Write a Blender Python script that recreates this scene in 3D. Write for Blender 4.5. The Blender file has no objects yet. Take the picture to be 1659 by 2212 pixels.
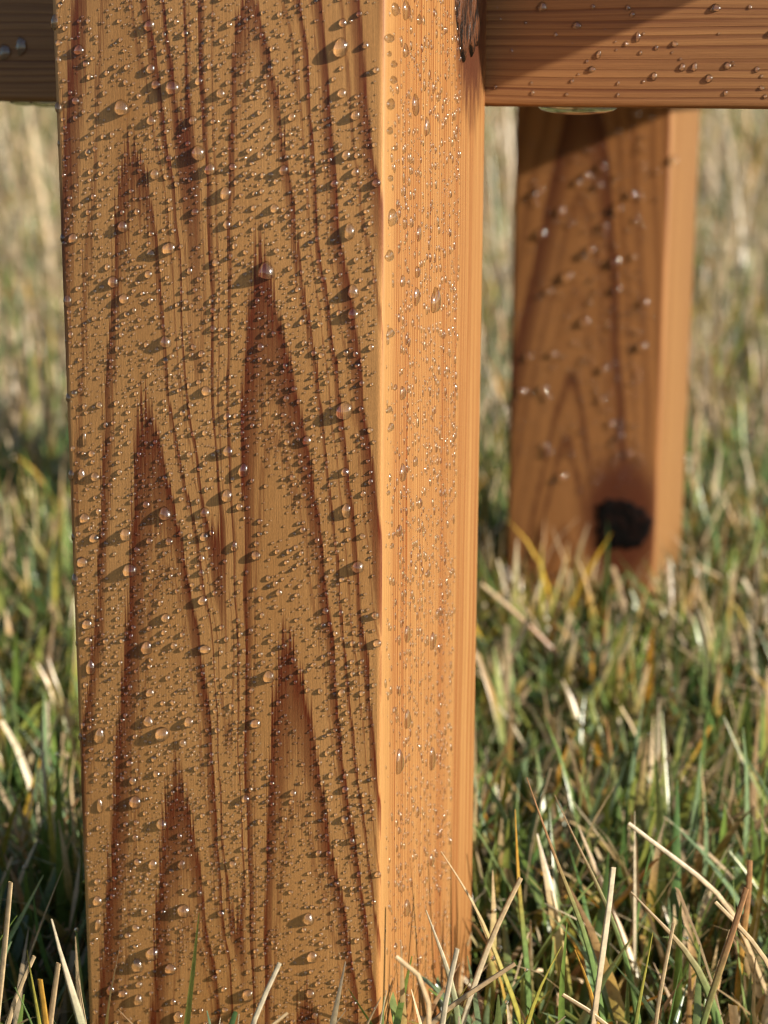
import bpy, math, random
import numpy as np
from mathutils import Vector

random.seed(7)
rng = np.random.default_rng(11)
scene = bpy.context.scene
C = scene.collection
R = math.radians

# ------------------------------------------------------------------ camera
S = 1000.0               # sizes below are written in metres; the scene's unit is the millimetre
scene.unit_settings.system = 'METRIC'
scene.unit_settings.scale_length = 0.001
scene.unit_settings.length_unit = 'MILLIMETERS'
CAM_H = 0.31
PITCH = R(13.469)
F_PX = 3966.0            # focal length in units of a 1659 x 2212 picture
cam_d = bpy.data.cameras.new('camera')
cam = bpy.data.objects.new('camera', cam_d)
C.objects.link(cam)
cam.location = (0, 0, CAM_H * S)
cam.rotation_mode = 'XYZ'
cam.rotation_euler = (R(90) - PITCH, R(-0.24), 0)
cam_d.sensor_fit = 'VERTICAL'
cam_d.sensor_height = 360.0
cam_d.lens = 360.0 * F_PX / 2212.0
cam_d.clip_start = 0.02 * S
cam_d.clip_end = 2000 * S
cam_d.dof.use_dof = True
cam_d.dof.focus_distance = 0.474 * S
cam_d.dof.aperture_fstop = cam_d.lens / 4.2 / S        # an opening 4.2 mm wide
scene.camera = cam

# ------------------------------------------------------------------ light
ANG = R(18.856)                                   # turn of the table against the camera
E1 = np.array([math.cos(ANG), -math.sin(ANG), 0])   # along the wide leg face, to the right
N1 = np.array([-math.sin(ANG), -math.cos(ANG), 0])  # out of the wide leg face
SUN = 0.19 * N1 + 0.90 * E1 + np.array([0, 0, 0.38])
SUN /= np.linalg.norm(SUN)
elev = math.asin(SUN[2])
azim = math.atan2(SUN[0], SUN[1])                 # clockwise from +Y

world = bpy.data.worlds.new('World')
scene.world = world
world.use_nodes = True
wn = world.node_tree
wn.nodes.clear()
sky = wn.nodes.new('ShaderNodeTexSky')
sky.sky_type = 'NISHITA'
sky.sun_disc = False
sky.sun_elevation = elev
sky.sun_rotation = azim
sky.air_density = 1.0
sky.dust_density = 1.0
bg = wn.nodes.new('ShaderNodeBackground')
bg.inputs['Strength'].default_value = 0.08
wo = wn.nodes.new('ShaderNodeOutputWorld')
wn.links.new(sky.outputs[0], bg.inputs[0])
wn.links.new(bg.outputs[0], wo.inputs[0])

sun_d = bpy.data.lights.new('sun', 'SUN')
sun = bpy.data.objects.new('sun', sun_d)
C.objects.link(sun)
sun_d.energy = 5.0
sun_d.angle = R(0.53)
sun_d.color = (1.0, 0.90, 0.76)
sun.rotation_mode = 'QUATERNION'
sun.rotation_quaternion = Vector(SUN).to_track_quat('Z', 'Y')
sun.location = (3, -2, 3)
sun_d.cycles.is_caustics_light = True

vs = scene.view_settings
vs.view_transform = 'Standard'
vs.look = 'None'
vs.gamma = 1.0
vs.use_curve_mapping = False
vs.exposure = 0.42
scene.cycles.use_denoising = True
scene.cycles.caustics_reflective = False
scene.cycles.caustics_refractive = True
scene.cycles.sample_clamp_indirect = 6.0
scene.cycles.sample_clamp_direct = 0.0
scene.cycles.max_bounces = 10
scene.cycles.transmission_bounces = 8
scene.cycles.transparent_max_bounces = 8
scene.cycles.filter_width = 1.2

# ------------------------------------------------------------------ helpers
def tag(o, label=None, cat=None, group=None, kind=None):
    if label: o['label'] = label
    if cat: o['category'] = cat
    if group: o['group'] = group
    if kind: o['kind'] = kind
    return o


def mesh_obj(name, verts, faces, mat=None, parent=None, smooth=False):
    me = bpy.data.meshes.new(name)
    me.from_pydata([tuple(v) for v in verts], [], [tuple(f) for f in faces])
    if smooth:
        me.polygons.foreach_set('use_smooth', [True] * len(me.polygons))
    me.update()
    if mat: me.materials.append(mat)
    o = bpy.data.objects.new(name, me)
    C.objects.link(o)
    if parent: o.parent = parent
    return o


def big_mesh(name, verts, quads, mat, cols=None, smooth=True):
    """fast numpy mesh of quads, with a colour attribute of the pieces' own colour"""
    me = bpy.data.meshes.new(name)
    nv, nq = len(verts), len(quads)
    me.vertices.add(nv)
    me.vertices.foreach_set('co', np.ascontiguousarray(verts, np.float32).ravel())
    me.loops.add(nq * 4)
    me.loops.foreach_set('vertex_index', np.ascontiguousarray(quads, np.int32).ravel())
    me.polygons.add(nq)
    me.polygons.foreach_set('loop_start', np.arange(nq, dtype=np.int32) * 4)
    me.polygons.foreach_set('use_smooth', np.full(nq, smooth))
    if cols is not None:
        at = me.attributes.new('tint', 'FLOAT_COLOR', 'POINT')
        c4 = np.ones((nv, 4), np.float32); c4[:, :3] = cols
        at.data.foreach_set('color', c4.ravel())
    me.update(calc_edges=True)
    me.validate()
    me.materials.append(mat)
    o = bpy.data.objects.new(name, me)
    C.objects.link(o)
    return o


ROLL = 0.004254
def ray(x, y):
    """view direction of a point of the 1659 x 2212 picture"""
    u0, v0 = x - 829.5, y - 1106.0
    cr, sr = math.cos(ROLL), math.sin(ROLL)
    u, v = (cr * u0 + sr * v0) / F_PX, -(-sr * u0 + cr * v0) / F_PX
    c, s = math.cos(PITCH), math.sin(PITCH)
    return np.array([u, c + v * s, -s + v * c])


def on_plane(x, y, P, n):
    d = ray(x, y)
    o = np.array([0, 0, CAM_H])
    return o + d * (((P - o) @ n) / (d @ n))


W = 0.089
EDGE = np.array([0.000278, 0.4503, 0.0])          # near leg: its front corner
FARE = np.array([0.1573, 1.0196, 0.0])            # far leg: its front corner

# ------------------------------------------------------------------ node helper
class NT:
    def __init__(self, name):
        self.m = bpy.data.materials.new(name)
        self.m.use_nodes = True
        self.t = self.m.node_tree
        self.t.nodes.clear()
        self.out = self.t.nodes.new('ShaderNodeOutputMaterial')

    def n(self, typ, **kw):
        nd = self.t.nodes.new('ShaderNode' + typ)
        for k, v in kw.items():
            if k in nd.bl_rna.properties.keys():
                setattr(nd, k, v)
            else:
                self.put(nd.inputs[k], v)
        return nd

    def put(self, sock, v):
        if isinstance(v, bpy.types.NodeSocket):
            self.t.links.new(v, sock)
        elif isinstance(v, bpy.types.Node):
            self.t.links.new(v.outputs[0], sock)
        else:
            sock.default_value = v

    def math(self, op, a, b=None, c=None, clamp=False):
        nd = self.t.nodes.new('ShaderNodeMath')
        nd.operation = op
        nd.use_clamp = clamp
        for i, v in enumerate((a, b, c)):
            if v is not None: self.put(nd.inputs[i], v)
        return nd.outputs[0]

    def comb(self, x, y, z):
        nd = self.t.nodes.new('ShaderNodeCombineXYZ')
        for i, v in enumerate((x, y, z)): self.put(nd.inputs[i], v)
        return nd.outputs[0]

    def noise(self, vec, scale, detail=3, rough=0.55):
        nd = self.t.nodes.new('ShaderNodeTexNoise')
        self.put(nd.inputs['Vector'], vec)
        nd.inputs['Scale'].default_value = scale
        nd.inputs['Detail'].default_value = detail
        nd.inputs['Roughness'].default_value = rough
        return nd.outputs[0]

    def ramp(self, fac, stops, interp='LINEAR'):
        nd = self.t.nodes.new('ShaderNodeValToRGB')
        cr = nd.color_ramp
        cr.interpolation = interp
        while len(cr.elements) < len(stops): cr.elements.new(0.5)
        for e, (p, c) in zip(cr.elements, stops):
            e.position = p
            e.color = (c, c, c, 1) if not isinstance(c, tuple) else (*c, 1)
        self.put(nd.inputs[0], fac)
        return nd.outputs[0]

    def maprange(self, v, a, b, c, d, smooth=False):
        nd = self.t.nodes.new('ShaderNodeMapRange')
        if smooth: nd.interpolation_type = 'SMOOTHSTEP'
        self.put(nd.inputs[0], v)
        for i, q in enumerate((a, b, c, d)): self.put(nd.inputs[1 + i], q)
        return nd.outputs[0]

    def mix(self, fac, a, b, mode='MIX'):
        nd = self.t.nodes.new('ShaderNodeMix')
        nd.data_type = 'RGBA'
        nd.blend_type = mode
        self.put(nd.inputs[0], fac)
        self.put(nd.inputs[6], (*a, 1) if isinstance(a, tuple) else a)
        self.put(nd.inputs[7], (*b, 1) if isinstance(b, tuple) else b)
        return nd.outputs[2]

    def bump(self, h, strength, dist):
        nd = self.t.nodes.new('ShaderNodeBump')
        nd.inputs['Strength'].default_value = strength
        nd.inputs['Distance'].default_value = dist * S
        self.put(nd.inputs['Height'], h)
        return nd.outputs[0]

    def principled(self, color, rough, normal=None, spec=0.5, coat=0.0):
        p = self.t.nodes.new('ShaderNodeBsdfPrincipled')
        self.put(p.inputs['Base Color'], (*color, 1) if isinstance(color, tuple) else color)
        self.put(p.inputs['Roughness'], rough)
        p.inputs['Specular IOR Level'].default_value = spec
        p.inputs['Coat Weight'].default_value = coat
        p.inputs['Coat Roughness'].default_value = 0.25
        if normal is not None: self.put(p.inputs['Normal'], normal)
        return p

    def done(self, shader):
        self.put(self.out.inputs[0], shader)
        return self.m

    def obj_mm(self):
        tc = self.t.nodes.new('ShaderNodeTexCoord')
        vm = self.t.nodes.new('ShaderNodeVectorMath')
        vm.operation = 'SCALE'
        self.t.links.new(tc.outputs['Object'], vm.inputs[0])
        vm.inputs['Scale'].default_value = 1000.0 / S
        sp = self.t.nodes.new('ShaderNodeSeparateXYZ')
        self.t.links.new(vm.outputs[0], sp.inputs[0])
        return sp.outputs[0], sp.outputs[1], sp.outputs[2]


# ------------------------------------------------------------------ wood
EARLY = (0.70, 0.360, 0.128)
LATE = (0.165, 0.026, 0.006)

def band_stops(bands, lo, hi):
    """each band: (upper edge, width, strength): sharp above, fading below"""
    st = [(0.0, 0.0)]
    for e, w, k in sorted(bands):
        a, b0, b, c = e - w, e - 0.62 * w, e - 0.12 * w - 0.5, e + 2.0
        pa = max((a - lo) / (hi - lo), st[-1][0] + 0.001)
        pb = max((b0 - lo) / (hi - lo), pa + 0.001)
        st += [(pa, 0.0), (pb, 0.60 * k), ((b - lo) / (hi - lo), k), ((c - lo) / (hi - lo), 0.0)]
    return st


def flat_grain(name, table, lean, zmid, bands1, bands2, split, top, early, late, amp=1.0, knot=None, seed=0.0):
    t = NT(name)
    x, y, z = t.obj_mm()
    # slow wander of the fibre and a fine feathering along it
    slow = t.noise(t.comb(t.math('MULTIPLY', x, 0.035), seed, t.math('MULTIPLY', z, 0.010)), 1.0, 3)
    feather = t.noise(t.comb(t.math('MULTIPLY', x, 1.7), seed, t.math('MULTIPLY', z, 0.028)), 1.0, 2)
    wob = t.noise(t.comb(seed, seed, t.math('MULTIPLY', z, 0.022)), 1.0, 2)
    sp = t.math('ADD', x, t.math('MULTIPLY', t.math('SUBTRACT', z, zmid), lean))
    sp = t.math('ADD', sp, t.math('MULTIPLY', t.math('SUBTRACT', wob, 0.5), 4.0 * amp))
    sp = t.math('ADD', sp, t.math('MULTIPLY', t.math('SUBTRACT', slow, 0.5), 9.0 * amp))
    # ring surface height over the face width
    fc = t.t.nodes.new('ShaderNodeFloatCurve')
    cu = fc.mapping.curves[0]
    x0, x1, hmax = table[0][0], table[-1][0], max(h for _, h in table)
    pts = [((s - x0) / (x1 - x0), h / hmax) for s, h in table]
    cu.points[0].location = pts[0]
    cu.points[1].location = pts[-1]
    for q in pts[1:-1]: cu.points.new(*q)
    fc.mapping.update()
    t.put(fc.inputs['Value'], t.maprange(sp, x0, x1, 0.0, 1.0))
    A = t.math('ADD', z, t.math('MULTIPLY', fc.outputs[0], hmax))
    A = t.math('ADD', A, t.math('MULTIPLY', t.math("SUBTRACT", feather, 0.5), 34.0))
    A = t.math('ADD', A, t.math('MULTIPLY', t.math('SUBTRACT', slow, 0.5), 40.0 * amp))
    if knot:
        kx, kz, kr, kh = knot
        dx = t.math('SUBTRACT', x, kx); dz = t.math('SUBTRACT', z, kz)
        d = t.math('SQRT', t.math('ADD', t.math('MULTIPLY', dx, dx), t.math('MULTIPLY', t.math('MULTIPLY', dz, dz), 0.35)))
        A = t.math('ADD', A, t.math('MULTIPLY', t.math('EXPONENT', t.math('MULTIPLY', t.math('DIVIDE', d, kr), -1.0)), kh))
    d1 = t.ramp(t.math('DIVIDE', A, split), band_stops(bands1, 0, split))
    d2 = t.ramp(t.math('DIVIDE', t.math('SUBTRACT', A, split), top - split), band_stops(bands2, split, top))
    dark = t.math('MAXIMUM', d1, d2)
    if knot:
        dark = t.math('MAXIMUM', dark, t.maprange(t.math('ADD', d, t.math('MULTIPLY', feather, 8.0)), 18.0, 36.0, 1.0, 0.0, True))
    # fibres
    fib = t.noise(t.comb(t.math('MULTIPLY', x, 3.2), seed, t.math('MULTIPLY', z, 0.07)), 1.0, 3, 0.65)
    fleck = t.noise(t.comb(t.math('MULTIPLY', x, 7.0), seed, t.math('MULTIPLY', z, 0.9)), 1.0, 2, 0.6)
    broad = t.noise(t.comb(t.math('MULTIPLY', x, 0.05), 3.0 + seed, t.math('MULTIPLY', z, 0.006)), 1.0, 3)
    col = t.mix(t.maprange(broad, 0.3, 0.7, 0, 1), early, tuple(c * k for c, k in zip(early, (0.80, 0.74, 0.66))))
    col = t.mix(t.math('MULTIPLY', dark, t.maprange(fib, 0.3, 0.65, 0.8, 1.1), clamp=True), col, late)
    col = t.mix(1.0, col, t.ramp(t.maprange(fib, 0.25, 0.75, 0, 1), [(0, (0.78, 0.76, 0.74)), (1, (1.14, 1.14, 1.14))]), 'MULTIPLY')
    col = t.mix(1.0, col, t.ramp(fleck, [(0.3, (0.86, 0.85, 0.84)), (0.7, (1.12, 1.12, 1.12))]), 'MULTIPLY')
    hgt = t.math('ADD', t.math('MULTIPLY', fib, 0.6), t.math('MULTIPLY', fleck, 0.5))
    nb = t.bump(hgt, 0.35, 0.00025)
    return t.done(t.principled(col, t.maprange(fib, 0.2, 0.8, 0.55, 0.38), nb, 0.5))


front_table = [(-100, 250), (-92, 205), (-85, 165), (-78, 118), (-75, 100), (-70, 64), (-66, 44), (-62, 38), (-59, 52),
               (-56, 88), (-52, 150), (-47.5, 245), (-44, 170), (-40, 84), (-36, 34), (-32, 8), (-29, 0), (-25, 12),
               (-21, 36), (-17, 74), (-13, 140), (-9, 215), (0, 370), (12, 560)]
M_FRONT = flat_grain('wood_flat_grain', front_table, 0.053, 200.0,
                     [(70, 40, .95), (122, 10, .5), (166, 46, 1.0), (222, 10, .5), (270, 56, 1.0), (330, 22, .95), (382, 12, .6)],
                     [(436, 42, 1.0), (490, 12, .55), (548, 70, 1.0), (640, 18, .65), (700, 50, .95), (800, 50, .9)],
                     400.0, 1200.0, EARLY, LATE, amp=0.85, seed=2.9)

far_table = [(-100, 280), (-89, 190), (-75, 105), (-66, 55), (-60, 22), (-55, 4), (-52, 0), (-49, 4), (-44, 22), (-38, 55), (-32, 100), (-22, 190), (-10, 310), (5, 500)]
M_FARFRONT = flat_grain('wood_flat_grain_worn', far_table, -0.02, 150.0,
                        [(60, 20, .6), (112, 15, 1.0), (148, 16, 1.0), (196, 12, .4), (250, 20, .6), (330, 75, 1.0), (390, 30, .5)],
                        [(470, 50, .5), (560, 40, .5), (650, 60, .6), (800, 60, .5), (950, 60, .5)],
                        400.0, 1200.0, (0.52, 0.235, 0.085), (0.13, 0.030, 0.012), amp=0.8, knot=(-21.0, 60.0, 12.0, 60.0), seed=5.2)


def edge_grain(name, axis, light, dark, fine=1.0, period=2.3, smooth_from=None, stripe=0.5, stain_shade=None):
    """straight grain: lines run along the piece, spaced across 'axis'"""
    t = NT(name)
    xyz = t.obj_mm()
    a = xyz[axis]
    l = xyz[2] if axis != 2 else xyz[0]
    o = xyz[1] if axis != 1 else xyz[0]
    wand = t.noise(t.comb(t.math('MULTIPLY', a, 0.03), 0.0, t.math('MULTIPLY', l, 0.006)), 1.0, 2)
    aw = t.math('ADD', a, t.math('MULTIPLY', wand, 6.0))
    lines = t.noise(t.comb(t.math('MULTIPLY', aw, 1.7 * fine), t.math('MULTIPLY', o, 0.02), t.math('MULTIPLY', l, 0.004)), 1.0, 2, 0.7)
    broad = t.noise(t.comb(t.math('MULTIPLY', aw, 0.16), t.math('MULTIPLY', o, 0.02), t.math('MULTIPLY', l, 0.003)), 1.0, 3, 0.6)
    ph = t.math('FRACT', t.math('DIVIDE', t.math('ADD', aw, t.math('MULTIPLY', broad, 5.0)), period))
    ring = t.ramp(ph, [(0.0, 0.0), (0.55, 0.15), (0.86, 1.0), (0.93, 1.0), (1.0, 0.0)])
    fib = t.noise(t.comb(t.math('MULTIPLY', a, 6.0), t.math('MULTIPLY', o, 0.05), t.math('MULTIPLY', l, 0.12)), 1.0, 3, 0.6)
    k = t.math('ADD', t.math('MULTIPLY', ring, stripe), t.math('MULTIPLY', t.maprange(lines, 0.35, 0.7, 0.0, 1.0), 0.45))
    k = t.math('ADD', k, t.math('MULTIPLY', t.maprange(broad, 0.45, 0.7, 0.0, 1.0), 0.35), clamp=True)
    if smooth_from is not None:
        wide = t.noise(t.comb(t.math('MULTIPLY', aw, 0.45), 7.0, t.math('MULTIPLY', l, 0.0025)), 1.0, 3, 0.7)
        sm = t.maprange(a, smooth_from - 1.0, smooth_from + 1.5, 0.0, 1.0, True)
        k2 = t.math('MULTIPLY', t.maprange(wide, 0.36, 0.64, 0.0, 1.0), 0.95)
        k = t.math('ADD', t.math('MULTIPLY', k, t.math('SUBTRACT', 1.0, sm)), t.math('MULTIPLY', k2, sm))
        k = t.math('MULTIPLY', k, t.maprange(a, 3.0, 11.0, 0.25, 1.0, True))
    if stain_shade:
        sy, sz, ry, rz = stain_shade  # knot's reddish stain, with plank shadow partly put into the colour
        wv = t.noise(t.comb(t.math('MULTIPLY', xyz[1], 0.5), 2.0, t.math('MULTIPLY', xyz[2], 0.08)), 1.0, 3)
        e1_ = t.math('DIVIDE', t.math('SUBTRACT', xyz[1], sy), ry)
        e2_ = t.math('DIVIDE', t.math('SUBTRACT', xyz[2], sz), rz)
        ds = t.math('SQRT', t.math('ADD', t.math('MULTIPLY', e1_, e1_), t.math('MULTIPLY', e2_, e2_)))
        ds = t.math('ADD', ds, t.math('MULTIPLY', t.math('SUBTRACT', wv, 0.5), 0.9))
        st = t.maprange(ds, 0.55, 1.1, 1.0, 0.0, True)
    col = t.mix(k, light, dark)
    if stain_shade: col = t.mix(t.math('MULTIPLY', st, 0.93), col, (0.075, 0.020, 0.010))
    col = t.mix(1.0, col, t.ramp(fib, [(0.3, (0.86, 0.84, 0.82)), (0.7, (1.1, 1.1, 1.1))]), 'MULTIPLY')
    hgt = t.math('ADD', t.math('MULTIPLY', ring, -0.5), t.math('ADD', t.math('MULTIPLY', fib, 0.4), t.math('MULTIPLY', lines, -0.6)))
    nb = t.bump(hgt, 0.4, 0.00025)
    return t.done(t.principled(col, 0.45, nb, 0.5))


M_SIDE = edge_grain('wood_edge_grain', 1, (0.47, 0.255, 0.090), (0.25, 0.074, 0.018), 0.8, 1.7, smooth_from=66.0, stripe=0.6, stain_shade=(74.0, 324.0, 19.0, 30.0))
M_FARSIDE = edge_grain('wood_edge_grain_plain', 1, (0.40, 0.220, 0.082), (0.20, 0.078, 0.026), 0.4, 6.0, stripe=0.6)
M_RAIL = edge_grain('wood_rail_grain', 2, (0.50, 0.250, 0.098), (0.19, 0.068, 0.028), 0.6, 2.6, stripe=0.5)
M_PLANK = edge_grain('wood_plank_grain', 1, (0.42, 0.21, 0.085), (0.20, 0.075, 0.03), 0.6, 5.0, stripe=0.6)

def char_material():
    t = NT('charred_knot')
    x, y, z = t.obj_mm()
    v = t.comb(t.math('MULTIPLY', y, 0.55), x, t.math('MULTIPLY', z, 0.12))
    n = t.noise(v, 1.0, 4, 0.7)
    cr = t.ramp(n, [(0.44, 0.0), (0.55, 1.0)])
    col = t.mix(cr, (0.010, 0.007, 0.006), (0.13, 0.050, 0.022))
    return t.done(t.principled(col, 0.38, t.bump(n, 0.9, 0.0012), 0.5))
M_CHAR = char_material()
tk = NT('black_knot')
kx_, ky_, kz_ = tk.obj_mm()
M_BLACK = tk.done(tk.principled(tk.ramp(tk.noise(tk.comb(kx_, ky_, kz_), 0.12, 4, 0.7), [(0.5, (0.004, 0.003, 0.003)), (0.68, (0.035, 0.012, 0.008))]), 0.85, tk.bump(tk.noise(tk.comb(kx_, ky_, kz_), 0.25, 4), 1.0, 0.002), 0.15))


def beam_mesh(name, x0, x1, y0, y1, z0, z1, mats, pick, bev=0.0022, seg=3, parent=None, loc=None):
    """a squared timber with eased edges; pick(normal) chooses the grain of each face"""
    import bmesh
    bm = bmesh.new()
    bmesh.ops.create_cube(bm, size=1.0)
    for v in bm.verts:
        v.co = Vector((x0 if v.co.x < 0 else x1, y0 if v.co.y < 0 else y1, z0 if v.co.z < 0 else z1))
    bmesh.ops.bevel(bm, geom=list(bm.edges), offset=bev, segments=seg, affect='EDGES', profile=0.6)
    bm.normal_update()
    for f in bm.faces:
        f.material_index = pick(f.normal)
        f.smooth = True
    me = bpy.data.meshes.new(name)
    bm.to_mesh(me); bm.free()
    for m in mats: me.materials.append(m)
    try:
        me.set_sharp_from_angle(angle=R(40))
    except Exception:
        pass
    o = bpy.data.objects.new(name, me)
    C.objects.link(o)
    if parent: o.parent = parent
    if loc is not None: o.location = loc
    return o

# ------------------------------------------------------------------ ground
t = NT('soil')
gx, gy, gz = t.obj_mm()
gn = t.noise(t.comb(gx, gy, gz), 0.05, 6, 0.7)
gn2 = t.noise(t.comb(gx, gy, gz), 0.0012, 4, 0.6)
gc = t.mix(t.maprange(gn, 0.35, 0.65, 0, 1), (0.022, 0.016, 0.010), (0.085, 0.065, 0.035))
gc = t.mix(t.maprange(gn2, 0.4, 0.6, 0, 0.7), gc, (0.13, 0.11, 0.055))
M_SOIL = t.done(t.principled(gc, 0.9, t.bump(gn, 0.8, 0.01), 0.2))

def make_ground():
    xs = np.concatenate([-np.geomspace(400, 1.2, 30), np.linspace(-1.0, 1.0, 41), np.geomspace(1.2, 400, 30)])
    ys = np.concatenate([-np.geomspace(400, 1.2, 30), np.linspace(-1.0, 3.0, 81), np.geomspace(3.2, 400, 40)])
    X, Y = np.meshgrid(xs, ys)
    Z = 0.004 * np.sin(X * 13 + 1) * np.cos(Y * 11) - 0.004
    Z += np.where(np.hypot(X, Y) > 3, 0.02 * np.sin(X * 0.9) * np.sin(Y * 0.7), 0)
    v = np.stack([X.ravel(), Y.ravel(), Z.ravel()], 1)
    nx, ny = len(xs), len(ys)
    i = (np.arange(ny - 1)[:, None] * nx + np.arange(nx - 1)[None]).ravel()
    return big_mesh('ground', v, np.stack([i, i + 1, i + nx + 1, i + nx], 1), M_SOIL)
tag(make_ground(), kind='structure')

# ------------------------------------------------------------------ table
table = bpy.data.objects.new('wooden_table', None)
C.objects.link(table)
table.location = EDGE
table.rotation_euler = (0, 0, -ANG)
tag(table, 'reddish brown wooden outdoor table with square legs standing in the lawn', 'table')

def leg_pick(n):
    return 0 if abs(n.y) > 0.72 else 1

# table space: x along the wide face (E1), y into the depth (-N1)
TOP = 0.390
def to_table(P):
    d = np.asarray(P) - EDGE
    return np.array([d @ E1, -(d @ N1), d[2]])

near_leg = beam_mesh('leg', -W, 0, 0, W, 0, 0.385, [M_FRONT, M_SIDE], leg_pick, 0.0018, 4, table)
near_leg['label'] = 'near leg covered in water drops'
fl = to_table(FARE)
far_leg = beam_mesh('leg', -W, 0, 0, W, 0, 0.389, [M_FARFRONT, M_FARSIDE], leg_pick, 0.003, 4, table, tuple(fl))
far_leg['label'] = 'far leg with a black knot near its foot'
RAIL_Z = CAM_H - 0.00935
rail = beam_mesh('rail', -0.86, 0.196, W + 0.0005, W + 0.0385, RAIL_Z, TOP - 0.001, [M_RAIL, M_PLANK], lambda n: 0 if abs(n.y) > 0.5 or abs(n.z) > 0.5 else 1, 0.0018, 3, table)
rear_rail = beam_mesh('rail', -0.86, 0.196, fl[1] + W + 0.0005, fl[1] + W + 0.0385, RAIL_Z, TOP - 0.001, [M_RAIL, M_PLANK], lambda n: 0 if abs(n.y) > 0.5 or abs(n.z) > 0.5 else 1, 0.0018, 3, table)
for lx, ly, src in ((-0.70, 0.0, near_leg), (-0.735, fl[1], far_leg)):
    o = src.copy(); C.objects.link(o); o.parent = table
    o.location = (lx, ly, 0)
    o['label'] = 'plain square leg at the other end'
# table top: planks along the rails, the front one let in round the near leg
XR = 0.203
yy = W - 0.046
pk = lambda n: 0
for xa, xb in ((-0.609, -W - 0.001), (0.001, XR), (-0.90, -0.791)):
    beam_mesh('plank', xa, xb, yy, W - 0.0005, TOP, TOP + 0.035, [M_PLANK], pk, 0.001, 2, table)
yb = W
while yb < fl[1] + W + 0.05:
    beam_mesh('plank', -0.90, XR, yb, yb + 0.0885, TOP, TOP + 0.035, [M_PLANK], pk, 0.001, 2, table)
    yb += 0.0888

# knots
def knot(outline, parent, axis, depth, mat, label, name='knot'):
    """a rough dished disc set into a leg face; outline in face mm, axis 0: x face, 1: front face"""
    n = len(outline)
    c = np.mean(outline, 0)
    vs_, fs = [], []
    rings = [(1.0, -0.0006), (0.985, 0.0005), (0.85, 0.0009), (0.6, 0.0008), (0.3, 0.0008)]
    for k, (q, h) in enumerate(rings):
        for p in outline:
            j = rng.normal(0, 0.00012) if 0 < k else 0
            pp = c + (np.array(p) - c) * q
            a, z = pp[0] / 1000, pp[1] / 1000
            hh = h + j + depth * (1 if k > 1 else 0)
            vs_.append((a, -hh, z) if axis == 1 else (hh, a, z))
    for k in range(len(rings) - 1):
        for i in range(n):
            a, b = k * n + i, k * n + (i + 1) % n
            fs.append((a, b, b + n, a + n) if axis == 1 else (a, b, b + n, a + n))
    fs.append(tuple(range((len(rings) - 1) * n, len(rings) * n)))
    o = mesh_obj(name, vs_, fs, mat, parent, True)
    o['label'] = label
    return o

fk = [(-21.5 + 16.0 * math.cos(a) * (1 + 0.16 * math.sin(3 * a + 1) + rng.normal(0, 0.09)), 57 + 18.0 * math.sin(a) * (1 + 0.16 * math.cos(2 * a) + rng.normal(0, 0.09))) for a in np.linspace(0, 2 * math.pi, 28, endpoint=False)]
knot(fk, far_leg, 1, 0.0, M_BLACK, 'black round knot near the foot of the far leg')
nk = [(56.5, 334), (57.5, 325), (60, 319), (63, 314), (65, 312.5), (67, 316), (70, 317), (72.5, 314), (75, 318), (78, 317), (80, 323), (82, 327), (82.5, 336), (81, 346), (72, 352), (61, 349), (57.5, 341)]
knot(nk, near_leg, 0, 0.0003, M_CHAR, 'cracked charred knot on the bright narrow face')

# ------------------------------------------------------------------ water
t = NT('water')
gl = t.n('BsdfGlass', Color=(1, 1, 1, 1), Roughness=0.0, IOR=1.333)
go = t.n('BsdfGlossy', Color=(1, 1, 1, 1), Roughness=0.11)
mw = t.n('MixShader')
fz = t.n('Fresnel', IOR=1.333)
t.put(mw.inputs[0], t.math('MULTIPLY_ADD', fz.outputs[0], 1.2, 0.065, clamp=True))
t.t.links.new(gl.outputs[0], mw.inputs[1]); t.t.links.new(go.outputs[0], mw.inputs[2])
M_WATER = t.done(mw)

def dome(rx, rz, h, pear=0.0, sag=0.0, wav=0.0, nth=18, nr=6, seed=0, up=(0, 1)):
    """a bead of water: outline rx by rz, height h, fuller towards its lower end; coords (u, v, out)"""
    r_ = random.Random(seed)
    p1, p2, p3 = (r_.uniform(0, 6.28) for _ in range(3))
    P, F = [], []
    P.append((0.0, -sag * rz, h))
    for k in range(1, nr + 2):
        if k <= nr:
            a = k / nr * math.pi / 2
            rho, n = math.sin(a), h * math.cos(a)
        else:
            rho, n = 1.0, -0.15 * h - 0.00008
        for i in range(nth):
            th = 2 * math.pi * i / nth
            q = 1 + wav * (0.6 * math.sin(2 * th + p1) + 0.5 * math.sin(3 * th + p2) + 0.3 * math.sin(5 * th + p3))
            cu, sv = math.cos(th), math.sin(th)
            u = rx * cu * q * (1 - pear * (sv + 0.35) * 0.55)
            v = rz * sv * q + 0.25 * pear * rz * (sv * sv)
            P.append((u * rho, v * rho - sag * rz * max(n, 0) / h, n))
    for i in range(nth):
        F.append((0, 1 + i, 1 + (i + 1) % nth))
    for k in range(nr):
        b = 1 + k * nth
        for i in range(nth):
            F.append((b + i, b + nth + i, b + nth + (i + 1) % nth, b + (i + 1) % nth))
    return np.array(P), F


def face_frame(which):
    """origin, u, v, out of a timber face in the world"""
    if which == 'front': return EDGE, E1, np.array([0, 0, 1.0]), N1
    if which == 'side': return EDGE, -N1, np.array([0, 0, 1.0]), E1
    if which == 'far': return FARE, E1, np.array([0, 0, 1.0]), N1
    if which == 'rail': return EDGE - (W + 0.0005) * N1, E1, np.array([0, 0, 1.0]), N1

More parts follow.
